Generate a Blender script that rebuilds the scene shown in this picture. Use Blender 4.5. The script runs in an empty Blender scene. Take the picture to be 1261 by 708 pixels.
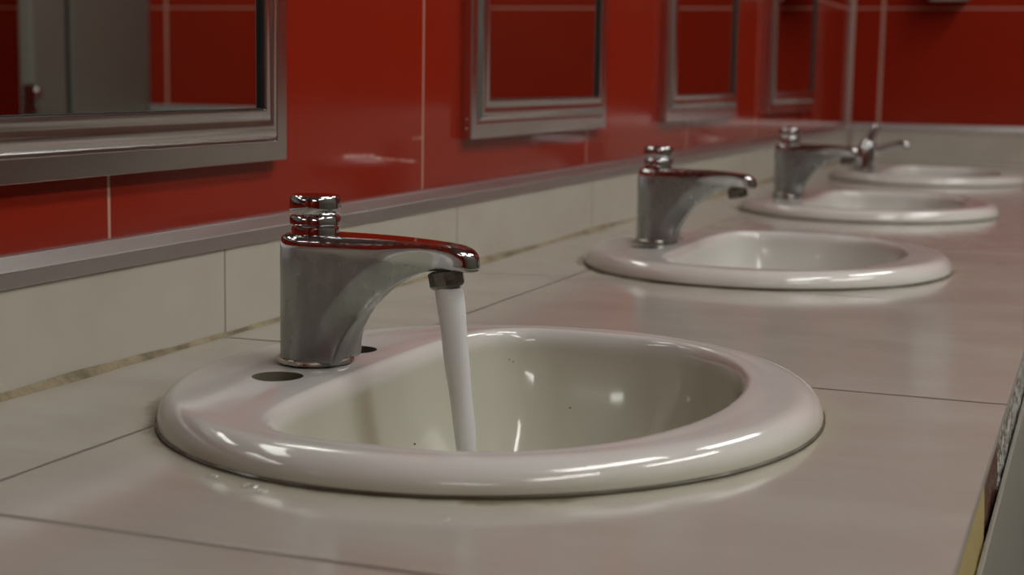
import bpy, bmesh, math, random
from mathutils import Vector, Matrix

random.seed(7)
S = bpy.context.scene
COL = S.collection
ZC = 0.80                      # height of the counter top above the floor

# ------------------------------------------------------------------ camera, world, exposure
FPX = 1910.1
cam_d = bpy.data.cameras.new('camera')
cam = bpy.data.objects.new('camera', cam_d)
COL.objects.link(cam)
R = Matrix(((0.93424079, -0.06403344, 0.35084735),
            (0.35625273, 0.12155246, -0.92644967),
            (0.01667740, 0.99051740, 0.13637135)))
cam.matrix_world = Matrix.Translation((0, 0, ZC + 0.2)) @ R.to_4x4()
cam_d.sensor_fit = 'HORIZONTAL'
cam_d.sensor_width = 36.0
cam_d.lens = FPX / 1261 * 36.0
cam_d.clip_start = 0.02
cam_d.dof.use_dof = True
cam_d.dof.focus_distance = 1.0
cam_d.dof.aperture_fstop = 9.0
S.camera = cam

w = bpy.data.worlds.new('world')
S.world = w
w.use_nodes = True
w.node_tree.nodes['Background'].inputs[0].default_value = (0.05, 0.05, 0.05, 1)
w.node_tree.nodes['Background'].inputs[1].default_value = 0.2

S.view_settings.view_transform = 'Standard'
S.view_settings.look = 'None'
S.view_settings.exposure = 0.0
S.view_settings.gamma = 1.0
S.view_settings.use_curve_mapping = False
S.cycles.use_denoising = True
S.cycles.max_bounces = 8
S.cycles.caustics_reflective = False
S.cycles.caustics_refractive = False
S.cycles.sample_clamp_indirect = 4.0

LAMP = 13.0                    # emission of the ceiling lamp diffusers
# x, y centre of each lamp
LAMPS = [(0.60, 1.10), (0.60, 2.90), (1.10, -2.7), (1.40, -0.3), (1.40, 1.6)]

# ------------------------------------------------------------------ key measures (metres)
XW = -0.623                    # plane of the red side wall
XF = -0.0466                   # front edge of the counter tiles
YB = 4.056                     # plane of the red back wall
Y0 = -3.6                      # wall behind the camera
XR = 2.75                      # wall behind the cubicles
CY0 = -1.0                     # near end of the counter
HC = 2.65                      # ceiling height
SINK_Y = [0.864, 1.665, 2.430, 3.270]
SINK_X = -0.34


# ------------------------------------------------------------------ helpers
def tag(o, label=None, cat=None, group=None, kind=None):
    if label: o['label'] = label
    if cat: o['category'] = cat
    if group: o['group'] = group
    if kind: o['kind'] = kind
    return o


def empty(name, loc, label, cat, group=None):
    o = bpy.data.objects.new(name, None)
    o.empty_display_size = 0.05
    o.location = loc
    COL.objects.link(o)
    return tag(o, label, cat, group)


def link(name, bm, mat, parent=None, smooth=None, loc=None):
    me = bpy.data.meshes.new(name)
    bm.to_mesh(me)
    bm.free()
    o = bpy.data.objects.new(name, me)
    COL.objects.link(o)
    me.materials.append(mat)
    if smooth is not None:
        shade(me, smooth)
    if parent: o.parent = parent
    if loc: o.location = loc
    return o


def shade(me, ang=40):
    for p in me.polygons: p.use_smooth = True
    me.set_sharp_from_angle(angle=math.radians(ang))


def add_box(bm, x0, x1, y0, y1, z0, z1):
    v = [bm.verts.new(c) for c in ((x0, y0, z0), (x1, y0, z0), (x1, y1, z0), (x0, y1, z0),
                                   (x0, y0, z1), (x1, y0, z1), (x1, y1, z1), (x0, y1, z1))]
    for f in ((0, 3, 2, 1), (4, 5, 6, 7), (0, 1, 5, 4), (1, 2, 6, 5), (2, 3, 7, 6), (3, 0, 4, 7)):
        bm.faces.new([v[i] for i in f])


def box(x0, x1, y0, y1, z0, z1, bevel=0.0, seg=2):
    bm = bmesh.new()
    add_box(bm, x0, x1, y0, y1, z0, z1)
    if bevel:
        bmesh.ops.bevel(bm, geom=bm.edges[:], offset=bevel, segments=seg, affect='EDGES', profile=0.5)
    return bm


def rings(bm, ring_list, cap_start=False, cap_end=False, closed=True):
    """skin a list of closed loops of points"""
    vs = [[bm.verts.new(p) for p in r] for r in ring_list]
    n = len(vs[0])
    for a, b in zip(vs[:-1], vs[1:]):
        for i in range(n):
            j = (i + 1) % n
            bm.faces.new((a[i], a[j], b[j], b[i]))
    if cap_start: bm.faces.new(vs[0][::-1])
    if cap_end: bm.faces.new(vs[-1])
    return vs


def lathe(prof, n=48, cx=0, cy=0, cap_start=True, cap_end=True):
    bm = bmesh.new()
    rl = [[(cx + r * math.cos(2 * math.pi * i / n), cy + r * math.sin(2 * math.pi * i / n), z) for i in range(n)]
          for r, z in prof]
    rings(bm, rl, cap_start, cap_end)
    bmesh.ops.recalc_face_normals(bm, faces=bm.faces[:])
    return bm


# ------------------------------------------------------------------ materials
def new_mat(name):
    m = bpy.data.materials.new(name)
    m.use_nodes = True
    nt = m.node_tree
    return m, nt, nt.nodes['Principled BSDF']


def N(nt, t, **kw):
    n = nt.nodes.new(t)
    for k, v in kw.items(): setattr(n, k, v)
    return n


def math_node(nt, op, a, b=None, c=None, clamp=False):
    n = N(nt, 'ShaderNodeMath', operation=op)
    n.use_clamp = clamp
    for i, v in enumerate((a, b, c)):
        if v is None: continue
        if isinstance(v, (int, float)): n.inputs[i].default_value = v
        else: nt.links.new(v, n.inputs[i])
    return n.outputs[0]


def mix_col(nt, fac, a, b):
    n = N(nt, 'ShaderNodeMix', data_type='RGBA')
    for i, v in ((0, fac), (6, a), (7, b)):
        if isinstance(v, (int, float)): n.inputs[i].default_value = v
        elif isinstance(v, tuple): n.inputs[i].default_value = (*v, 1) if len(v) == 3 else v
        else: nt.links.new(v, n.inputs[i])
    return n.outputs[2]


def smooth(nt, val, lo, hi, t0=0.0, t1=1.0):
    n = N(nt, 'ShaderNodeMapRange', interpolation_type='SMOOTHSTEP')
    nt.links.new(val, n.inputs[0])
    for i, v in enumerate((lo, hi, t0, t1)): n.inputs[i + 1].default_value = v
    return n.outputs[0]


def coords(nt, scale=None, kind='Object'):
    tc = N(nt, 'ShaderNodeTexCoord')
    out = tc.outputs[kind]
    if scale:
        mp = N(nt, 'ShaderNodeMapping')
        mp.inputs['Scale'].default_value = scale
        nt.links.new(out, mp.inputs[0])
        out = mp.outputs[0]
    return out


def noise(nt, vec, scale, detail=4, rough=0.55):
    n = N(nt, 'ShaderNodeTexNoise')
    n.inputs['Scale'].default_value = scale
    n.inputs['Detail'].default_value = detail
    n.inputs['Roughness'].default_value = rough
    nt.links.new(vec, n.inputs['Vector'])
    return n.outputs[0]


def sep(nt, vec):
    n = N(nt, 'ShaderNodeSeparateXYZ')
    nt.links.new(vec, n.inputs[0])
    return n.outputs


def line_mask(nt, coord, origin, pitch, half):
    """1 on joints at origin + k*pitch"""
    a = math_node(nt, 'SUBTRACT', coord, origin - pitch / 2)
    m = math_node(nt, 'FLOORED_MODULO', a, pitch)
    d = math_node(nt, 'ABSOLUTE', math_node(nt, 'SUBTRACT', m, pitch / 2))
    return smooth(nt, d, half * 0.6, half * 1.4, 1.0, 0.0)


def simple(name, col, rough=0.5, metal=0.0, var=0.0, scale=20, coat=0.0):
    m, nt, b = new_mat(name)
    b.inputs['Roughness'].default_value = rough
    b.inputs['Metallic'].default_value = metal
    if coat: b.inputs['Coat Weight'].default_value = coat
    if var:
        f = noise(nt, coords(nt), scale)
        c = mix_col(nt, f, tuple(x * (1 - var) for x in col), tuple(min(1, x * (1 + var)) for x in col))
        nt.links.new(c, b.inputs['Base Color'])
        r = smooth(nt, f, 0.3, 0.7, max(0.02, rough * (1 - var)), min(1, rough * (1 + var)))
        nt.links.new(r, b.inputs['Roughness'])
    else:
        b.inputs['Base Color'].default_value = (*col, 1)
    return m


def add_bump(nt, b, height, strength=0.3, dist=0.001):
    n = N(nt, 'ShaderNodeBump')
    n.inputs['Strength'].default_value = strength
    n.inputs['Distance'].default_value = dist
    nt.links.new(height, n.inputs['Height'])
    nt.links.new(n.outputs[0], b.inputs['Normal'])


def red_tile(name, axis, origin, pitch, hz, hp, jw=0.0016, streaks=()):
    m, nt, b = new_mat(name)
    o = sep(nt, coords(nt))
    j1 = line_mask(nt, o[axis], origin, pitch, jw)
    j2 = line_mask(nt, o[2], hz, hp, 0.0016)
    j = math_node(nt, 'MAXIMUM', j1, j2)
    f = noise(nt, coords(nt), 3.0, 3)
    red = mix_col(nt, f, (0.265, 0.018, 0.0065), (0.305, 0.0215, 0.0085))
    # pale pinkish streaks on the tiles: (y0, z0, y1, z1, half thickness)
    for ya, za, yb, zb, th in streaks:
        t = math_node(nt, 'DIVIDE', math_node(nt, 'SUBTRACT', o[1], ya), yb - ya)
        inside = math_node(nt, 'MULTIPLY', smooth(nt, t, 0.0, 0.15), smooth(nt, t, 0.85, 1.0, 1.0, 0.0))
        zc = math_node(nt, 'ADD', math_node(nt, 'MULTIPLY', t, zb - za), za)
        d = math_node(nt, 'ABSOLUTE', math_node(nt, 'SUBTRACT', o[2], zc))
        k = math_node(nt, 'MULTIPLY', inside, smooth(nt, d, 0.0, th, 1.0, 0.0))
        k = math_node(nt, 'MULTIPLY', k, smooth(nt, noise(nt, coords(nt), 45.0, 3), 0.35, 0.65, 0.15, 0.7))
        red = mix_col(nt, k, red, (0.60, 0.33, 0.27))
    nt.links.new(mix_col(nt, j, red, (0.50, 0.30, 0.23)), b.inputs['Base Color'])
    sm = noise(nt, coords(nt), 9.0, 5, 0.65)
    r = smooth(nt, sm, 0.35, 0.75, 0.09, 0.15)
    b.inputs['IOR'].default_value = 1.38
    nt.links.new(math_node(nt, 'ADD', r, math_node(nt, 'MULTIPLY', j, 0.4)), b.inputs['Roughness'])
    wav = noise(nt, coords(nt), 5.0, 2)
    h = math_node(nt, 'SUBTRACT', math_node(nt, 'MULTIPLY', wav, 0.25), j)
    add_bump(nt, b, h, 0.25, 0.0008)
    return m


def beige_tile(name, stretch, base, rough, joints, grime=False, joint_col=(0.10, 0.075, 0.055), ior=1.5):
    """cream ceramic tile with faint clouds; joints = [(axis, origin, pitch, half), ...]"""
    m, nt, b = new_mat(name)
    co = coords(nt)
    o = sep(nt, co)
    f1 = noise(nt, coords(nt, stretch), 5.0, 5, 0.6)
    f2 = noise(nt, co, 14.0, 6, 0.65)
    f = math_node(nt, 'ADD', math_node(nt, 'MULTIPLY', f1, 0.65), math_node(nt, 'MULTIPLY', f2, 0.35))
    f = smooth(nt, f, 0.25, 0.75)
    c = mix_col(nt, f, tuple(x * k for x, k in zip(base, (0.90, 0.875, 0.865))), tuple(x * k for x, k in zip(base, (1.04, 1.07, 1.06))))
    j = None
    for ax, org, pit, half in joints:
        k = line_mask(nt, o[ax], org, pit, half)
        j = k if j is None else math_node(nt, 'MAXIMUM', j, k)
    if grime:
        # dried limescale and grime hugging each basin rim (a mark of its own on the tiles)
        rr = None
        for sy in SINK_Y:
            dy = math_node(nt, 'DIVIDE', math_node(nt, 'SUBTRACT', o[1], sy), 0.217)
            dx = math_node(nt, 'DIVIDE', math_node(nt, 'SUBTRACT', o[0], SINK_X), 0.195)
            k = math_node(nt, 'SQRT', math_node(nt, 'ADD', math_node(nt, 'MULTIPLY', dx, dx), math_node(nt, 'MULTIPLY', dy, dy)))
            rr = k if rr is None else math_node(nt, 'MINIMUM', rr, k)
        rr = math_node(nt, 'ADD', rr, math_node(nt, 'MULTIPLY', math_node(nt, 'SUBTRACT', f2, 0.5), 0.22))
        g1 = smooth(nt, rr, 1.02, 1.13, 0.65, 0.0)
        c = mix_col(nt, g1, c, (0.47, 0.46, 0.36))
        g2 = smooth(nt, rr, 0.985, 1.035, 0.75, 0.0)
        c = mix_col(nt, g2, c, (0.16, 0.125, 0.07))
    c = mix_col(nt, j, c, joint_col)
    nt.links.new(c, b.inputs['Base Color'])
    r = smooth(nt, f2, 0.2, 0.8, rough * 0.9, rough * 1.12)
    nt.links.new(math_node(nt, 'ADD', r, math_node(nt, 'MULTIPLY', j, 0.4)), b.inputs['Roughness'])
    b.inputs['IOR'].default_value = ior
    h = math_node(nt, 'SUBTRACT', math_node(nt, 'MULTIPLY', f2, 0.05), j)
    add_bump(nt, b, h, 0.35, 0.0012)
    return m


M = {}
M['red_side'] = red_tile('red_tile_side', 1, 0.877, 0.515, 0.377, 0.60,
                         streaks=((1.215, 0.1262, 1.290, 0.1235, 0.0032), (1.270, 0.1230, 1.385, 0.1135, 0.0028), (1.365, 0.1368, 1.395, 0.1372, 0.003)))
M['red_back'] = red_tile('red_tile_back', 0, -0.543, 0.496, 0.380, 0.60, 0.0040)
M['counter'] = beige_tile('counter_tile', (1.0, 2.6, 1.0), (0.472, 0.44, 0.40), 0.13,
                          [(0, -0.4912, 3.0, 0.0013), (1, 1.0015, 0.4500, 0.0019)], grime=True, ior=1.66)
M['splash_side'] = beige_tile('backsplash_tile_side', (1.0, 1.6, 2.2), (0.50, 0.47, 0.405), 0.30,
                              [(1, 1.008, 0.45, 0.0012)], joint_col=(0.26, 0.23, 0.18))
M['splash_back'] = beige_tile('backsplash_tile_back', (1.6, 1.0, 2.2), (0.50, 0.47, 0.405), 0.30,
                              [(0, -0.543, 0.496, 0.0040)], joint_col=(0.62, 0.60, 0.56))
M['floor'] = beige_tile('floor_tile', (1, 1, 1), (0.30, 0.29, 0.27), 0.35, [(0, 0, 0.4, 0.002), (1, 0, 0.4, 0.002)])
M['ceiling'] = simple('ceiling_paint', (0.62, 0.62, 0.60), 0.9, var=0.04)
M['plaster'] = simple('wall_paint', (0.42, 0.40, 0.37), 0.8, var=0.05)
M['partition'] = simple('cubicle_laminate', (0.235, 0.235, 0.20), 0.42, var=0.05, scale=6)
M['dark_gap'] = simple('dark_gap', (0.012, 0.010, 0.009), 0.7)
M['caulk'] = None


def caulk_mat():
    m, nt, b = new_mat('stained_caulk')
    f = noise(nt, coords(nt, (1, 1, 1)), 26.0, 6, 0.7)
    f = smooth(nt, f, 0.35, 0.65)
    nt.links.new(mix_col(nt, f, (0.13, 0.10, 0.055), (0.33, 0.27, 0.17)), b.inputs['Base Color'])
    b.inputs['Roughness'].default_value = 0.6
    add_bump(nt, b, f, 0.5, 0.001)
    return m


M['caulk'] = caulk_mat()


def brushed(name, col, rough, stretch):
    m, nt, b = new_mat(name)
    b.inputs['Metallic'].default_value = 1.0
    f = noise(nt, coords(nt, stretch), 10.0, 5, 0.6)
    f2 = noise(nt, coords(nt), 16.0, 4)
    nt.links.new(mix_col(nt, f2, tuple(x * 0.96 for x in col), tuple(min(1, x * 1.03) for x in col)), b.inputs['Base Color'])
    nt.links.new(smooth(nt, f, 0.2, 0.8, rough * 0.93, rough * 1.07), b.inputs['Roughness'])
    return m


M['alu_trim'] = brushed('aluminium_trim', (0.60, 0.595, 0.585), 0.40, (1, 0.6, 6))
M['alu_frame'] = brushed('aluminium_frame', (0.66, 0.66, 0.66), 0.20, (1, 1, 1))
M['mirror'] = simple('mirror_glass', (0.72, 0.74, 0.72), 0.008, 1.0)


def chrome(name, dull_top):
    """polished chrome, dulled by limescale below dull_top"""
    m, nt, b = new_mat(name)
    co = coords(nt)
    o = sep(nt, co)
    b.inputs['Metallic'].default_value = 1.0
    f = noise(nt, coords(nt, (1.3, 1.3, 0.6)), 26.0, 4, 0.6)
    f = smooth(nt, f, 0.34, 0.68)
    lvl = math_node(nt, 'ADD', o[2], math_node(nt, 'MULTIPLY', o[0], 0.08))
    zone = smooth(nt, lvl, dull_top - 0.005, dull_top + 0.001, 1.0, 0.0)
    col = mix_col(nt, f, (0.35, 0.36, 0.365), (0.265, 0.268, 0.265))
    nt.links.new(mix_col(nt, zone, (0.52, 0.52, 0.53), col), b.inputs['Base Color'])
    dull = smooth(nt, f, 0.0, 1.0, 0.17, 0.36)
    r = math_node(nt, 'ADD', math_node(nt, 'MULTIPLY', zone, dull), 0.055)
    nt.links.new(r, b.inputs['Roughness'])
    return m


M['chrome_body'] = chrome('limescaled_chrome', 0.0745)
M['chrome'] = simple('polished_chrome', (0.50, 0.50, 0.51), 0.06, 1.0)
M['chrome_worn'] = simple('worn_chrome', (0.42, 0.40, 0.35), 0.26, 1.0, var=0.3, scale=120)
M['aerator'] = simple('aged_aerator_metal', (0.20, 0.19, 0.165), 0.35, 0.9, var=0.3, scale=150)


def ceramic(name, y0, y1, stain):
    m, nt, b = new_mat(name)
    co = coords(nt)
    o = sep(nt, co)
    streak = noise(nt, coords(nt, (0.15, 1.0, 0.05)), 17.0, 2, 0.4)
    back = smooth(nt, o[0], -0.06, -0.02, 1.0, 0.0)
    deep = smooth(nt, o[2], 0.002, 0.0125, 1.0, 0.0)
    cloud = noise(nt, co, 12.0, 4)
    glaze = mix_col(nt, cloud, (0.64, 0.625, 0.60), (0.70, 0.685, 0.66))
    yellow = mix_col(nt, cloud, y0, y1)
    s = math_node(nt, 'MULTIPLY', math_node(nt, 'MULTIPLY', smooth(nt, streak, 0.50, 0.70), back), deep)
    yellow = mix_col(nt, math_node(nt, 'MULTIPLY', s, stain), yellow, (0.36, 0.29, 0.19))
    nt.links.new(mix_col(nt, deep, glaze, yellow), b.inputs['Base Color'])
    nt.links.new(smooth(nt, cloud, 0.3, 0.7, 0.07, 0.12), b.inputs['Roughness'])
    b.inputs['Coat Weight'].default_value = 0.3
    b.inputs['Coat Roughness'].default_value = 0.04
    return m


M['ceramic'] = ceramic('yellowed_ceramic', (0.52, 0.51, 0.425), (0.585, 0.575, 0.485), 0.75)
M['ceramic_clean'] = ceramic('clean_ceramic', (0.63, 0.62, 0.58), (0.68, 0.67, 0.63), 0.1)
M['hole'] = simple('dark_hole_ceramic', (0.17, 0.155, 0.11), 0.7, var=0.3, scale=80)  # walls of the tap and drain holes, darker than the glaze
M['basin_seal'] = simple('dark_basin_sealant', (0.065, 0.05, 0.028), 0.5, var=0.4, scale=60)
M['speck'] = simple('dirt', (0.035, 0.02, 0.012), 0.7)
M['pale_joint'] = simple('pale_joint_filler', (0.36, 0.27, 0.23), 0.6)
M['white_plastic'] = simple('white_plastic', (0.55, 0.53, 0.51), 0.35, var=0.03)
M['apron'] = simple('grey_apron_laminate', (0.235, 0.225, 0.19), 0.38, var=0.08, scale=5)
M['yellow_glue'] = simple('yellow_adhesive', (0.46, 0.36, 0.14), 0.6, var=0.25, scale=40)
M['rust_wood'] = simple('stained_batten', (0.115, 0.05, 0.03), 0.55, var=0.6, scale=70)
M['crumble'] = None


def crumble_mat():
    m, nt, b = new_mat('crumbling_mortar')
    f = noise(nt, coords(nt), 130.0, 5, 0.7)
    nt.links.new(mix_col(nt, smooth(nt, f, 0.42, 0.58), (0.14, 0.11, 0.08), (0.60, 0.59, 0.56)), b.inputs['Base Color'])
    b.inputs['Roughness'].default_value = 0.85
    add_bump(nt, b, f, 0.8, 0.003)
    return m


M['crumble'] = crumble_mat()


def water_mat():
    m, nt, b = new_mat('aerated_water')
    b.inputs['Base Color'].default_value = (0.86, 0.86, 0.87, 1)
    b.inputs['Roughness'].default_value = 0.35
    b.inputs['IOR'].default_value = 1.2
    b.inputs['Transmission Weight'].default_value = 0.12
    b.inputs['Subsurface Weight'].default_value = 0.2
    b.inputs['Subsurface Radius'].default_value = (0.01, 0.01, 0.01)
    return m


M['water'] = water_mat()


def lamp_mat():
    m, nt, b = new_mat('lamp_diffuser_glow')
    b.inputs['Base Color'].default_value = (0.8, 0.8, 0.8, 1)
    b.inputs['Emission Color'].default_value = (1.0, 0.985, 0.93, 1)
    b.inputs['Emission Strength'].default_value = LAMP
    return m


M['lamp'] = lamp_mat()


# ------------------------------------------------------------------ setting
def struct(name, bm, mat, smooth_ang=None):
    return tag(link(name, bm, mat, smooth=smooth_ang), kind='structure')


T = 0.12
struct('floor', box(XW - T, XR + T, Y0 - T, YB + T, -0.10, 0.0), M['floor'])
struct('ceiling', box(XW - T, XR + T, Y0 - T, YB + T, HC, HC + 0.1), M['ceiling'])


def wall(name, x0, x1, y0, y1, mat, origin_z=ZC):
    o = struct(name, box(x0, x1, y0, y1, 0 - origin_z, HC - origin_z), mat)
    o.location.z = origin_z
    return o


wall('wall_left', XW - T, XW, Y0 - T, YB, M['red_side'])
wall('wall_back', XW - T, XR + T, YB, YB + T, M['red_back'])
wall('wall_right', XR, XR + T, Y0 - T, YB, M['red_side'])
wall('wall_front', XW, XR, Y0 - T, Y0, M['red_back'])


# ------------------------------------------------------------------ counter
def worktop():
    root = empty('washroom_counter', (0, 0, ZC), 'long cream tiled counter with four white basins set into it', 'counter')
    y0, y1 = CY0, YB - 0.012
    x0, x1 = XW + 0.010, XF
    bm = bmesh.new()
    edges = []

    def loop(pts):
        vs = [bm.verts.new((x, y, 0)) for x, y in pts]
        for i in range(len(vs)): edges.append(bm.edges.new((vs[i], vs[(i + 1) % len(vs)])))
    ny = 24
    loop([(x0, y0)] + [(x1, y0 + (y1 - y0) * i / ny) for i in range(ny + 1)] + [(x0, y1 - (y1 - y0) * i / ny) for i in range(ny)])
    for sy in SINK_Y:
        loop([(SINK_X + 0.177 * math.cos(a), sy + 0.202 * math.sin(a)) for a in [2 * math.pi * i / 72 for i in range(72)]])
    bmesh.ops.triangle_fill(bm, edges=edges, use_beauty=True)
    bmesh.ops.recalc_face_normals(bm, faces=bm.faces[:])
    if bm.faces[:][0].normal.z < 0: bmesh.ops.reverse_faces(bm, faces=bm.faces[:])
    ext = bmesh.ops.extrude_face_region(bm, geom=bm.faces[:])
    for v in [g for g in ext['geom'] if isinstance(g, bmesh.types.BMVert)]: v.co.z -= 0.0065
    bmesh.ops.recalc_face_normals(bm, faces=bm.faces[:])
    link('tiled_top', bm, M['counter'], root)
    # substrate behind the front edge, near-black to paint in the gap's shade
    zt = -0.0070
    link('substrate', box(XF - 0.030, XF - 0.014, y0, y1, -0.085, zt), M['dark_gap'], root)

    def lump(name, ya, yb, z0, z1, x_out, mat, n, amp, slope=0.0):
        """rough strip filling the gap under the tiles, from ya to yb"""
        bm = bmesh.new()
        rl = []
        for i in range(n + 1):
            y = ya + (yb - ya) * i / n
            j = lambda: random.uniform(-amp, amp)
            rl.append([(XF - 0.0138, y, z0), (x_out + j(), y + slope * 0.0, z0), (x_out + j(), y + slope * 0.5, (z0 + z1) / 2 + j()),
                       (x_out + j(), y + slope, z1 + j() * 0.4), (XF - 0.0138, y + slope, z1)])
        rings(bm, rl, True, True)
        bmesh.ops.recalc_face_normals(bm, faces=bm.faces[:])
        return link(name, bm, mat, root, 35)
    a = lump('adhesive_strip', y0, 0.925, -0.080, zt - 0.0005, XF - 0.0042, M['yellow_glue'], 60, 0.0006, -0.045)
    tag(a, 'yellow dried adhesive under the near tile edge')
    b_ = lump('stained_batten', 0.905, 1.050, -0.080, -0.020, XF - 0.006, M['rust_wood'], 20, 0.0012, -0.02)
    tag(b_, 'reddish brown stained wooden batten under the tile edge')
    c = lump('mortar_crust', 1.045, y1, -0.080, -0.016, XF - 0.006, M['crumble'], 240, 0.0022)
    tag(c, 'flaking white and brown mortar under the tile edge')
    link('apron', box(XF - 0.0030, XF + 0.0002, y0, y1, -0.33, -0.061, 0.0008, 2), M['apron'], root, 40)
    link('plinth', box(XF - 0.030, XF - 0.0032, y0, y1, -ZC, -0.085), M['apron'], root)
    # stained bead of caulk along the wall
    bm = bmesh.new()
    rl = []
    n = 240
    for i in range(n + 1):
        y = y0 + (y1 - y0) * i / n
        r = 0.0034 + 0.0013 * math.sin(y * 17.3) + random.uniform(-0.0006, 0.0006)
        x = x0 + 0.0002
        rl.append([(x, y, 0.0001), (x + r * 1.25, y, 0.0001), (x + r * 0.75, y, r * 0.35), (x + r * 0.2, y, r * 0.9), (x, y, r)])
    rings(bm, rl, True, True)
    bmesh.ops.recalc_face_normals(bm, faces=bm.faces[:])
    tag(link('caulk_bead', bm, M['caulk'], root, 60), 'brownish mildewed bead of caulk along the wall')
    return root


worktop()

# backsplash tiles and the aluminium strip capping them
ZS, ZT = 0.0662, 0.0855


def splash(name, bm, mat, label):
    o = link(name, bm, mat)
    o.location = (0, 0, ZC)
    return tag(o, label, 'backsplash')


splash('backsplash', box(XW, XW + 0.0095, CY0, YB - 0.0005, 0.0, ZS), M['splash_side'],
       'long cream tile backsplash standing on the counter below the framed mirrors')
splash('backsplash', box(XW + 0.0100, 1.50, YB - 0.0105, YB, 0.0, ZS + 0.004), M['splash_back'],
       'cream tile backsplash on the far end wall behind the last basin')


def strip(name, along, a0, a1, fixed, sgn):
    """flat aluminium edging strip with a raised centre line"""
    prof = [(0.0, ZS), (0.0112, ZS), (0.0118, ZS + 0.0006), (0.0112, ZS + 0.0095), (0.0122, ZS + 0.0103), (0.0112, ZS + 0.0111),
            (0.0085, ZT - 0.0006), (0.0078, ZT), (0.0, ZT)]
    bm = bmesh.new()
    rl = []
    for a in (a0, a1):
        rl.append([(fixed + sgn * d, a, z) if along == 'y' else (a, fixed + sgn * d, z) for d, z in prof])
    rings(bm, rl, True, True)
    bmesh.ops.recalc_face_normals(bm, faces=bm.faces[:])
    o = struct(name, bm, M['alu_trim'])
    o.location = (0, 0, ZC)
    return o


strip('trim_1', 'y', CY0, 1.2495, XW, 1)
strip('trim_2', 'y', 1.2505, YB - 0.013, XW, 1)
t3 = strip('trim_3', 'x', XW + 0.0005, 1.50, YB, -1)
t3.location.z = ZC + 0.0045
dado = struct('wall_dado', box(XW + 0.0005, 1.50, YB - 0.0105, YB - 0.0002, 0.0, ZC - 0.001), M['splash_back'])


bm = bmesh.new()
rings(bm, [[(XW + 0.0003, YB - 0.0003, z), (XW + 0.010, YB - 0.0003, z), (XW + 0.006, YB - 0.005, z), (XW + 0.0003, YB - 0.010, z)] for z in (0.0905, HC - ZC - 0.001)], True, True)
bmesh.ops.recalc_face_normals(bm, faces=bm.faces[:])
t4 = struct('trim_4', bm, M['pale_joint'])
t4.location = (0, 0, ZC)
bm = bmesh.new()
rings(bm, [[(XW + 0.0118, YB - 0.0108, z), (XW + 0.019, YB - 0.0108, z), (XW + 0.015, YB - 0.0145, z), (XW + 0.0118, YB - 0.018, z)] for z in (0.0008, 0.0885)], True, True)
bmesh.ops.recalc_face_normals(bm, faces=bm.faces[:])
t5 = struct('trim_5', bm, M['pale_joint'])
t5.location = (0, 0, ZC)


# ------------------------------------------------------------------ mirrors
def mirror(y0, y1, z0, z1, label):
    root = empty('wall_mirror', (XW, (y0 + y1) / 2, ZC + z0), label, 'mirror', 'framed mirrors along the red wall')
    hw, hh = (y1 - y0) / 2, z1 - z0
    prof = [(0, 0.0004), (0, 0.0110), (0.0008, 0.0120), (0.0150, 0.0120), (0.0158, 0.0105), (0.0172, 0.0102), (0.0185, 0.0118),
            (0.0205, 0.0138), (0.0230, 0.0152), (0.0260, 0.0158), (0.0290, 0.0154), (0.0310, 0.0150), (0.0335, 0.0152), (0.0365, 0.0160),
            (0.0392, 0.0163), (0.0404, 0.0160), (0.0408, 0.0154), (0.0408, 0.0145)]
    bm = bmesh.new()
    rl = []
    for d, t in prof:
        rl.append([(t, -hw + d, d), (t, hw - d, d), (t, hw - d, hh - d), (t, -hw + d, hh - d)])
    rings(bm, rl)
    bmesh.ops.recalc_face_normals(bm, faces=bm.faces[:])
    fr = link('frame', bm, M['alu_frame'], root, 28)
    link('mirror_glass', box(0.0080, 0.0116, -hw + 0.0400, hw - 0.0400, 0.0400, hh - 0.0400), M['mirror'], root)
    bm = bmesh.new()
    rings(bm, [[(t, -hw + d, d), (t, hw - d, d), (t, hw - d, hh - d), (t, -hw + d, hh - d)] for d, t in ((0.0406, 0.0080), (0.0406, 0.0150), (0.0416, 0.0150), (0.0416, 0.0118))])
    bmesh.ops.recalc_face_normals(bm, faces=bm.faces[:])
    tag(link('gasket', bm, M['dark_gap'], fr), 'black seal around the glass')
    for zz in (0.011, 0.021):
        for s in (-1, 1):
            sb = lathe([(0.0013, 0), (0.0013, 0.0004), (0.0007, 0.0009)], 12)
            o = link('screw', sb, M['chrome'], root, 30)
            o.rotation_euler = (s * -math.pi / 2, 0, 0)
            o.location = (0.006, s * hw, zz)
    return root


mirror(0.200, 1.100, 0.1290, 0.83, 'largest-looking aluminium framed mirror hung nearest, reflecting grey cubicle panels')
mirror(1.487, 1.949, 0.1320, 0.83, 'aluminium framed mirror with screws in its side edge, above between first and second tap')
mirror(2.248, 2.723, 0.1320, 0.83, 'slim-looking aluminium framed mirror, third along, above the second basin tap')
mirror(3.011, 3.500, 0.1320, 0.83, 'blurred aluminium framed mirror hung closest to the far corner')


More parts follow.
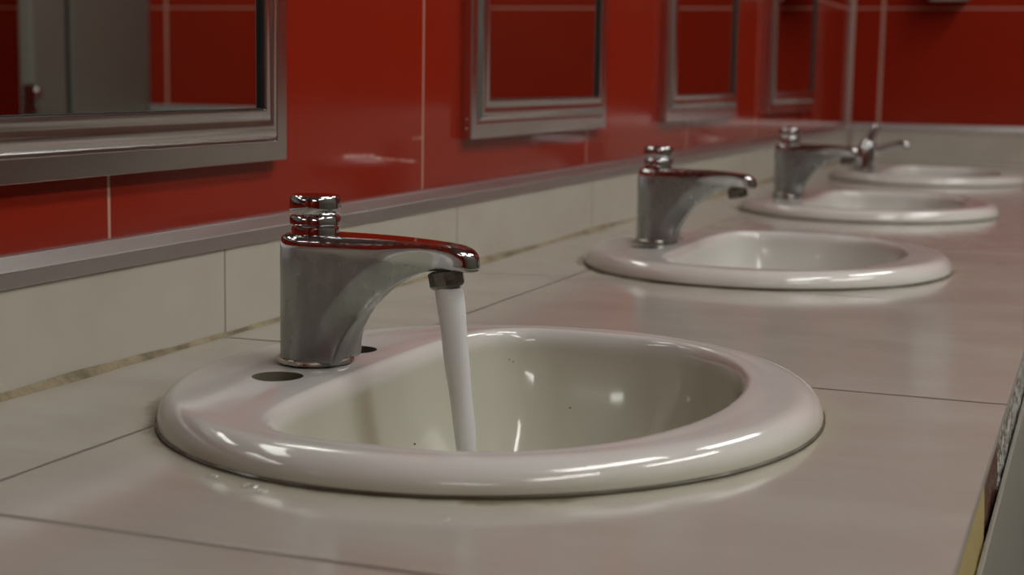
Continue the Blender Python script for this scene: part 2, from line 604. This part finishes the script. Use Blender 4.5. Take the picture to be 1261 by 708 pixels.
# ------------------------------------------------------------------ basins
def basin_mesh():
    n = 160
    AX, BY = 0.192, 0.217
    cx = 0.022                                     # centre of the bowl opening relative to the basin centre

    def outer(t):
        return Vector(((0.199 if math.cos(t) > 0 else 0.190) * math.cos(t), BY * math.sin(t)))

    def inner(t):
        c, s = math.cos(t), math.sin(t)
        if c >= 0:
            e = 2.1
            x = cx + 0.124 * abs(c) ** (2 / e)
        else:
            e = 5.0
            x = cx - 0.098 * abs(c) ** (2 / e)
        y = 0.180 * math.copysign(abs(s) ** (2 / (2.1 if c >= 0 else 4.0)), s)
        return Vector((x, y))
    ts = [2 * math.pi * i / n for i in range(n)]
    O = [outer(t) for t in ts]
    I = [inner(t) for t in ts]
    rl = []

    def ring(fn):
        rl.append([fn(i) for i in range(n)])

    def from_outer(i, d, z):
        w_ = (I[i] - O[i])
        p = O[i] + w_.normalized() * d
        return (p.x, p.y, z)

    def from_inner(i, d, z):
        w_ = (O[i] - I[i])
        p = I[i] + w_.normalized() * d
        return (p.x, p.y, z)

    def lerp(i, u, z):
        p = O[i].lerp(I[i], u)
        return (p.x, p.y, z)
    # underside (start at the middle of the bowl bottom, go outwards)
    D = Vector((0.030, 0.0))
    DEPTH, TH = 0.135, 0.008
    def bowl(s, i, dz, grow):
        p = D + (I[i] - D) * (s * grow)
        return (p.x, p.y, 0.0015 - DEPTH * (1 - s ** 4.2) ** 0.9 + dz)
    ss = [0.06, 0.2, 0.35, 0.5, 0.62, 0.73, 0.82, 0.89, 0.94, 0.975, 0.993]
    for s in ss: ring(lambda i, s=s: bowl(s, i, -TH, 1.05))
    ring(lambda i: from_inner(i, 0.010, -0.001))
    ring(lambda i: lerp(i, 0.5, 0.0022))
    ring(lambda i: from_outer(i, 0.016, 0.0022))
    ring(lambda i: from_outer(i, 0.010, 0.0008))
    # outer roll
    r, zt = 0.0165, 0.0172
    ring(lambda i: from_outer(i, 0.0030, 0.0008))
    for k in range(0, 10):
        a = math.pi / 2 * k / 9
        ring(lambda i, a=a: from_outer(i, r * (1 - math.cos(a)), 0.0022 + (zt - 0.0022) * math.sin(a)))
    for u, dz in ((0.45, -0.0004), (0.6, -0.0006), (0.72, -0.0004)):
        def f(i, u=u, dz=dz):
            w_ = (I[i] - O[i]).length
            d = r + (w_ - r - 0.008) * u
            return from_outer(i, d, zt + dz * min(1, w_ / 0.08))
        ring(f)
    for k in range(0, 8):
        a = math.pi / 2 * k / 8
        ring(lambda i, a=a: from_inner(i, 0.008 * (1 - math.sin(a)), zt - 0.0157 * (1 - math.cos(a))))
    for s in reversed(ss): ring(lambda i, s=s: bowl(s, i, 0, 1.0))
    bm = bmesh.new()
    rings(bm, rl, True, True)
    bmesh.ops.recalc_face_normals(bm, faces=bm.faces[:])
    me = bpy.data.meshes.new('basin_shell')
    bm.to_mesh(me); bm.free()
    me.materials.append(M['ceramic'])
    ob = bpy.data.objects.new('basin_shell', me)
    COL.objects.link(ob)
    # the two unused tap holes in the ledge and the drain hole
    cuts = []
    for hx, hy, rr, z0, z1 in ((-0.1175, -0.053, 0.0155, -0.03, 0.05), (-0.1175, 0.049, 0.0155, -0.03, 0.05), (0.030, 0.0, 0.021, -0.2, -0.09)):
        c = bpy.data.objects.new('cut', bpy.data.meshes.new('cut'))
        b2 = lathe([(rr, z0), (rr, z1)], 40, hx, hy)
        b2.to_mesh(c.data); b2.free()
        c.data.materials.append(M['hole'])
        COL.objects.link(c)
        md = ob.modifiers.new('cut', 'BOOLEAN')
        md.object = c; md.operation = 'DIFFERENCE'; md.solver = 'EXACT'; md.material_mode = 'TRANSFER'
        cuts.append(c)
    bpy.context.view_layer.update()
    dg = bpy.context.evaluated_depsgraph_get()
    out = bpy.data.meshes.new_from_object(ob.evaluated_get(dg))
    out.name = 'basin'
    for c in cuts:
        m_ = c.data
        bpy.data.objects.remove(c); bpy.data.meshes.remove(m_)
    bpy.data.objects.remove(ob); bpy.data.meshes.remove(me)
    hole = [i for i, m_ in enumerate(out.materials) if m_ and m_.name == 'dark_hole_ceramic']
    idx = [1 if p.material_index in hole else 0 for p in out.polygons]
    out.materials.clear()
    out.materials.append(M['ceramic']); out.materials.append(M['hole'])
    for p, k in zip(out.polygons, idx): p.material_index = k
    shade(out, 42)
    return out


def RIM_X(i, n):
    return 0.199 if math.cos(2 * math.pi * i / n) > 0 else 0.190


def make_basin(label):
    root = empty('washbasin', (SINK_X, SINK_Y[0], ZC), label, 'washbasin', 'oval basins set into the counter')
    o = bpy.data.objects.new('bowl', basin_mesh())
    COL.objects.link(o); o.parent = root
    # sealant squeezed out under the rim
    n = 160
    rl = []
    for r, z in ((-0.006, 0.0003), (0.0012, 0.0003), (0.0012, 0.0012), (-0.0012, 0.0026), (-0.006, 0.0007)):
        rl.append([((RIM_X(i, n) + r) * math.cos(2 * math.pi * i / n), (0.217 + r) * math.sin(2 * math.pi * i / n), z) for i in range(n)])
    rl.append(rl[0])
    bm = bmesh.new()
    rings(bm, rl)
    bmesh.ops.remove_doubles(bm, verts=bm.verts[:], dist=1e-6)
    bmesh.ops.recalc_face_normals(bm, faces=bm.faces[:])
    tag(link('sealant_bead', bm, M['basin_seal'], root, 40), 'dark brown sealant line under the rim')
    zb = 0.0015 - 0.135
    link('drain', lathe([(0.004, zb - 0.03), (0.0195, zb - 0.03), (0.0195, zb - 0.001), (0.026, zb + 0.0005), (0.026, zb + 0.0018),
                         (0.018, zb + 0.001), (0.015, zb - 0.004), (0.004, zb - 0.006)], 40, 0.030, 0.0), M['chrome_worn'], root, 40)
    return root


def add_specks(root):
    for x, y, z, r in ((-0.392, 1.0310, -0.0045, 0.0011), (-0.389, 1.032, -0.0060, 0.0005), (-0.345, 1.0325, -0.036, 0.0007), (-0.4075, 0.902, -0.040, 0.0006)):
        bm = bmesh.new()
        bmesh.ops.create_icosphere(bm, subdivisions=2, radius=r)
        for v in bm.verts: v.co *= random.uniform(0.7, 1.2)
        o = link('dirt_speck', bm, M['speck'], root, 60)
        o.location = (x - SINK_X, y - SINK_Y[0], z)
    return root


def copy_tree(src, parent=None):
    c = src.copy()
    COL.objects.link(c)
    if parent: c.parent = parent
    for ch in list(src.children): copy_tree(ch, c)
    return c


basin_labels = ['large white oval basin in front with water running into it',
                'white oval basin with a dry chrome push tap, next behind the running one',
                'blurred white oval basin between the second basin and the one at the far wall',
                'most distant white oval basin, smallest looking, beside the far end wall']
basins = [make_basin(basin_labels[0])]
for k in range(1, 4):
    c = copy_tree(basins[0])
    c.location = (SINK_X, SINK_Y[k], ZC)
    c['label'] = basin_labels[k]
    for ch in c.children:
        if ch.name.startswith('bowl'):
            ch.material_slots[0].link = 'OBJECT'
            ch.material_slots[0].material = M['ceramic_clean']
    basins.append(c)
add_specks(basins[0])


# ------------------------------------------------------------------ push taps
def prism(pts, axis, lo, hi):
    bm = bmesh.new()
    mk = (lambda p, t: (p[0], t, p[1])) if axis == 'y' else (lambda p, t: (p[0], p[1], t))
    a = [bm.verts.new(mk(p, lo)) for p in pts]
    b = [bm.verts.new(mk(p, hi)) for p in pts]
    n = len(pts)
    for i in range(n):
        bm.faces.new((a[i], a[(i + 1) % n], b[(i + 1) % n], b[i]))
    bm.faces.new(a[::-1]); bm.faces.new(b)
    bmesh.ops.recalc_face_normals(bm, faces=bm.faces[:])
    me = bpy.data.meshes.new('p'); bm.to_mesh(me); bm.free()
    o = bpy.data.objects.new('p', me)
    COL.objects.link(o)
    return o


def catmull(pts, n=10):
    out = []
    P = [pts[0]] + list(pts) + [pts[-1]]
    for i in range(1, len(P) - 2):
        for k in range(n):
            t = k / n
            q = []
            for d in (0, 1):
                p0, p1, p2, p3 = P[i - 1][d], P[i][d], P[i + 1][d], P[i + 2][d]
                q.append(0.5 * ((2 * p1) + (-p0 + p2) * t + (2 * p0 - 5 * p1 + 4 * p2 - p3) * t * t + (-p0 + 3 * p1 - 3 * p2 + p3) * t ** 3))
            out.append(tuple(q))
    out.append(pts[-1])
    return out


def tap_body_mesh():
    RB, RT, XT = 0.0222, 0.0128, 0.0985            # pillar radius, tip radius, tip centre
    top = catmull([(-0.030, 0.0800), (0.0, 0.0805), (0.05, 0.0805), (0.09, 0.0785), (0.105, 0.0755), (0.120, 0.066)], 8)
    under = catmull([(0.120, 0.0612), (0.105, 0.0625), (0.088, 0.0625), (0.070, 0.0585), (0.052, 0.0480), (0.037, 0.0330), (0.0265, 0.0165), (0.0225, 0.0)], 8)
    side = prism(top + under + [(0.0225, -0.001), (-0.030, -0.001)], 'y', -0.04, 0.04)
    plan = []
    for i in range(25):
        a = math.pi / 2 + math.pi * i / 24
        plan.append((RB * math.cos(a), RB * math.sin(a)))
    for i in range(25):
        a = -math.pi / 2 + math.pi * i / 24
        plan.append((XT + RT * math.cos(a), RT * math.sin(a)))
    pl = prism(plan, 'z', 0.0005, 0.12)
    # round pillar foot
    md = pl.modifiers.new('i', 'BOOLEAN'); md.object = side; md.operation = 'INTERSECT'; md.solver = 'EXACT'
    rm = pl.modifiers.new('r', 'REMESH'); rm.mode = 'VOXEL'; rm.voxel_size = 0.0008
    sm = pl.modifiers.new('s', 'SMOOTH'); sm.factor = 0.5; sm.iterations = 12
    bpy.context.view_layer.update()
    dg = bpy.context.evaluated_depsgraph_get()
    me = bpy.data.meshes.new_from_object(pl.evaluated_get(dg))
    me.name = 'tap_body'
    for o in (side, pl):
        d = o.data
        bpy.data.objects.remove(o); bpy.data.meshes.remove(d)
    # chamfered band following the arched underside
    segs = list(zip(under[:-1], under[1:]))
    bm = bmesh.new(); bm.from_mesh(me)
    for v in bm.verts:
        x, z = v.co.x, v.co.z
        best = 1e9
        for (ax, az), (bx, bz) in segs:
            ux, uz = bx - ax, bz - az
            L2 = ux * ux + uz * uz
            if L2 < 1e-12: continue
            t = max(0, min(1, ((x - ax) * ux + (z - az) * uz) / L2))
            best = min(best, (x - ax - ux * t) ** 2 + (z - az - uz * t) ** 2)
        d = math.sqrt(best)
        fade = max(0, min(1, (z - 0.006) / 0.026)) * max(0, min(1, (0.108 - x) / 0.025))
        v.co.y *= 1 - 0.50 * fade * (1 - min(1, d / 0.0150))
    up = [v for v in bm.verts if v.co.z > 0.066]
    for k in range(14): bmesh.ops.smooth_vert(bm, verts=bm.verts[:], factor=0.5, use_axis_x=True, use_axis_y=True, use_axis_z=True)
    for k in range(70): bmesh.ops.smooth_vert(bm, verts=up, factor=0.5, use_axis_x=True, use_axis_y=True, use_axis_z=True)
    bm.to_mesh(me); bm.free()
    me.materials.clear(); me.materials.append(M['chrome_body'])
    for p in me.polygons: p.use_smooth = True
    return me


TAP_X = -0.4595
ZL = 0.0174                                        # top of the basin ledge


def make_tap(label):
    root = empty('push_tap', (TAP_X, SINK_Y[0] - 0.001, ZC + ZL), label, 'tap', 'push button taps on the basins')
    b = bpy.data.objects.new('body', tap_body_mesh())
    COL.objects.link(b); b.parent = root
    b.location = (0, 0, 0.0012)
    link('base_ring', lathe([(0.0235, 0.0), (0.0246, 0.0006), (0.0246, 0.0026), (0.0238, 0.0036), (0.0215, 0.0038)], 64), M['chrome_worn'], root, 40)
    link('collar', lathe([(0.0150, 0.0785), (0.0152, 0.0840), (0.0148, 0.0856), (0.0120, 0.0858), (0.0120, 0.0880)], 48), M['chrome'], root, 40)
    pb_prof = lathe([(0.0125, 0.0866), (0.0152, 0.0870), (0.0160, 0.0878), (0.0160, 0.0916), (0.0152, 0.0928), (0.0130, 0.0930)], 48)
    bt = lathe([(0.0130, 0.0925), (0.0130, 0.0938), (0.0150, 0.0940), (0.0160, 0.0952), (0.0162, 0.0985), (0.0161, 0.1010), (0.0157, 0.1035), (0.0151, 0.1050), (0.0144, 0.1056),
                (0.0120, 0.1054), (0.0080, 0.1048), (0.0030, 0.1046)], 48)
    btn = link('push_button', bt, M['chrome'], root, 40)
    link('button_skirt', pb_prof, M['chrome'], btn, 40)
    # aerator nut: octagonal, tilted outwards under the tip
    ab = lathe([(0.0085, 0.004), (0.0110, 0.003), (0.0110, -0.0050), (0.0098, -0.0066), (0.0086, -0.0072), (0.0080, -0.0062), (0.003, -0.0055)], 10)
    a = link('aerator', ab, M['aerator'], root, 20)
    a.location = (0.0895, 0, 0.0597)
    a.rotation_euler = (0, -math.radians(11), 0)
    return root


tap_labels = ['chrome push tap in front with water running from its spout',
              'chrome push tap, dry, standing on the second basin',
              'blurred chrome push tap on the third basin, its spout tip touching the far tap']
taps = [make_tap(tap_labels[0])]
for k in range(1, 3):
    c = copy_tree(taps[0])
    c.location = (TAP_X, SINK_Y[k] - 0.001, ZC + ZL)
    c['label'] = tap_labels[k]
    taps.append(c)


def tube(pts, radii, n=20):
    """round tube through 3D points"""
    bm = bmesh.new()
    rl = []
    P = [Vector(p) for p in pts]
    for i, p in enumerate(P):
        d = (P[min(i + 1, len(P) - 1)] - P[max(i - 1, 0)]).normalized()
        u = d.cross(Vector((0, 1, 0)))
        if u.length < 1e-4: u = d.cross(Vector((1, 0, 0)))
        u.normalize(); v = d.cross(u)
        rl.append([tuple(p + (u * math.cos(2 * math.pi * k / n) + v * math.sin(2 * math.pi * k / n)) * radii[i]) for k in range(n)])
    rings(bm, rl, True, True)
    bmesh.ops.recalc_face_normals(bm, faces=bm.faces[:])
    return bm


def lever_tap():
    root = empty('lever_tap', (-0.463, SINK_Y[3] - 0.001, ZC + ZL), 'small dark looking tap with slim spout on the most distant basin', 'tap')
    link('base_ring', lathe([(0.022, 0), (0.023, 0.001), (0.023, 0.003), (0.020, 0.004)], 40), M['chrome_worn'], root, 40)
    link('body', tube([(0, 0, 0.003), (0.002, 0, 0.02), (0.006, 0, 0.04), (0.010, 0, 0.053), (0.012, 0, 0.058)],
                      [0.022, 0.021, 0.018, 0.0155, 0.012], 40), M['chrome'], root, 40)
    link('spout', tube([(0.016, 0, 0.033), (0.035, 0, 0.042), (0.060, 0, 0.050), (0.078, 0, 0.054), (0.084, 0, 0.051), (0.086, 0, 0.044)],
                       [0.009, 0.008, 0.0072, 0.0070, 0.0070, 0.0068], 24), M['chrome'], root, 50)
    link('lever', tube([(0.011, 0, 0.057), (0.014, 0, 0.068), (0.020, 0, 0.082), (0.024, 0, 0.090)], [0.010, 0.0090, 0.0080, 0.0065], 20), M['chrome'], root, 50)
    return root


lever_tap()


# ------------------------------------------------------------------ running water
def stream():
    root_x, root_y = TAP_X + 0.0908, SINK_Y[0] - 0.001
    z0 = ZL + 0.0530
    pts, rad = [], []
    n = 40
    L = z0 + 0.118
    for i in range(n + 1):
        t = i / n
        z = -L * t
        x = 0.023 * t ** 0.85
        pts.append((x, 0, z))
        rad.append(0.0088 - 0.0032 * min(1, t * 1.5) + 0.0002 * math.sin(t * 31) + (0.012 * ((t - 0.93) / 0.07) ** 2 if t > 0.93 else 0))
    bm = bmesh.new()
    rl = []
    m = 28
    for i, (p, r) in enumerate(zip(pts, rad)):
        rl.append([(p[0] + r * (1 + 0.04 * math.sin(3 * a + i * 0.35)) * math.cos(a), r * (1 + 0.04 * math.sin(3 * a + i * 0.35)) * math.sin(a), p[2])
                   for a in [2 * math.pi * k / m for k in range(m)]])
    rings(bm, rl, True, True)
    bmesh.ops.recalc_face_normals(bm, faces=bm.faces[:])
    o = link('water_stream', bm, M['water'], None, 60)
    o.location = (root_x, root_y, ZC + z0)
    return tag(o, 'cloudy stream of water falling from the nearest tap into the basin', 'water')


stream()


def drop_material():
    m, nt, b = new_mat('clear_water')
    b.inputs['Base Color'].default_value = (0.95, 0.97, 0.97, 1)
    b.inputs['Roughness'].default_value = 0.02
    b.inputs['IOR'].default_value = 1.33
    b.inputs['Metallic'].default_value = 1.0
    tr = N(nt, 'ShaderNodeBsdfTransparent')
    mx = N(nt, 'ShaderNodeMixShader')
    mx.inputs[0].default_value = 0.22
    nt.links.new(tr.outputs[0], mx.inputs[1])
    nt.links.new(b.outputs[0], mx.inputs[2])
    nt.links.new(mx.outputs[0], nt.nodes['Material Output'].inputs['Surface'])
    return m


M['drop'] = drop_material()
DROPS = [(-0.3756, 0.6385, 0.0045, 'largest water drop on the counter by the left front rim of the nearest basin'),
         (-0.3660, 0.6330, 0.0034, 'clear water drop just right of the largest drop by the nearest basin rim'),
         (-0.4020, 0.6480, 0.0028, 'clear water drop left of the largest drop, hugging the nearest basin rim'),
         (-0.2671, 0.6258, 0.0018, 'tiny clear water drop alone in front of the middle of the nearest basin')]
for dx, dy, dr, lab in DROPS:
    bm = bmesh.new()
    n = 28
    ph = random.uniform(0, 6)
    rl = []
    for k, (rr, zz) in enumerate(((0.6, 0.0), (1.0, 0.0), (0.98, 0.08), (0.85, 0.20), (0.6, 0.29), (0.3, 0.33), (0.05, 0.34))):
        rl.append([(dr * rr * (1 + 0.12 * math.sin(2 * a + ph) + 0.06 * math.sin(3 * a)) * math.cos(a),
                    dr * rr * (1 + 0.12 * math.sin(2 * a + ph) + 0.06 * math.sin(3 * a)) * math.sin(a), dr * zz) for a in [2 * math.pi * i / n for i in range(n)]])
    rings(bm, rl, True, True)
    bmesh.ops.recalc_face_normals(bm, faces=bm.faces[:])
    o = link('water_drop', bm, M['drop'], None, 60)
    o.location = (dx, dy, ZC + 0.0003)
    tag(o, lab, 'water drop', 'water drops beside the front basin')


# ------------------------------------------------------------------ far wall dispenser
def dispenser():
    root = empty('wall_dispenser', (-0.382, YB, ZC + 0.395), 'pale wall dispenser hanging high on the far red wall', 'dispenser')
    link('body', box(-0.048, 0.048, -0.060, -0.0005, 0.004, 0.24, 0.006, 3), M['white_plastic'], root, 40)
    link('cover', box(-0.046, 0.046, -0.085, -0.0605, 0.0, 0.235, 0.010, 3), M['white_plastic'], root, 40)


dispenser()


# ------------------------------------------------------------------ cubicles seen in the nearest mirror
def cubicles():
    root = empty('cubicle_partition', (1.5, 3.5, 0), 'grey cubicle front reflected in the nearest mirror', 'partition')
    link('wall_panel', box(0.001, 0.03, 0.175, 0.555, 0.10, 2.1, 0.002, 1), M['partition'], root)
    po = link('post', box(0.0, 0.045, 0.0, 0.148, 0.0, 2.1, 0.003, 1), M['partition'], root)
    link('gap_shade_strip', box(0.012, 0.022, 0.148, 0.175, 0.10, 2.1), M['dark_gap'], root)  # near-black strip painting the shade in the gap between panel and post
    la = lathe([(0.003, 0), (0.009, 0.003), (0.012, 0.010), (0.013, 0.030), (0.012, 0.050), (0.009, 0.057), (0.003, 0.060)], 24)
    lo = link('latch', la, M['chrome'], po, 40)
    lo.location = (-0.022, -0.012, ZC + 0.085)
    link('latch_plate', box(-0.016, 0.03, -0.008, 0.0, ZC + 0.07, ZC + 0.15, 0.002, 1), M['chrome_worn'], po)
    link('door', box(0.0, 0.03, -1.50, -0.75, 0.10, 2.1, 0.002, 1), M['partition'], root)
    link('head_rail', box(0.0, 0.03, -4.6, 0.555, 2.105, 2.15, 0.002, 1), M['partition'], root)
    link('post', box(0.0, 0.045, -0.745, -0.60, 0.0, 2.1, 0.003, 1), M['partition'], root)
    link('end_panel', box(0.0, 0.03, -4.6, -1.51, 0.0, 2.1, 0.003, 1), M['partition'], root)


cubicles()


# ------------------------------------------------------------------ ceiling lamps
def ceiling_lamp(x, y, label):
    root = empty('ceiling_lamp', (x, y, HC), label, 'ceiling lamp', 'fluorescent ceiling lamps')
    bm = bmesh.new()
    rl = []
    for hx, hy, z in ((0.155, 0.61, -0.001), (0.155, 0.61, -0.055), (0.143, 0.598, -0.055), (0.143, 0.598, -0.030)):
        rl.append([(-hx, -hy, z), (hx, -hy, z), (hx, hy, z), (-hx, hy, z)])
    rings(bm, rl, True, True)
    bmesh.ops.recalc_face_normals(bm, faces=bm.faces[:])
    link('housing', bm, M['white_plastic'], root)
    link('diffuser', box(-0.142, 0.142, -0.597, 0.597, -0.052, -0.032), M['lamp'], root)
    return root


for i, (lx, ly) in enumerate(LAMPS):
    lo = ceiling_lamp(lx, ly, 'lit fluorescent ceiling lamp above the wash room, outside the view')
    if ly < -2: lo.rotation_euler.z = math.pi / 2
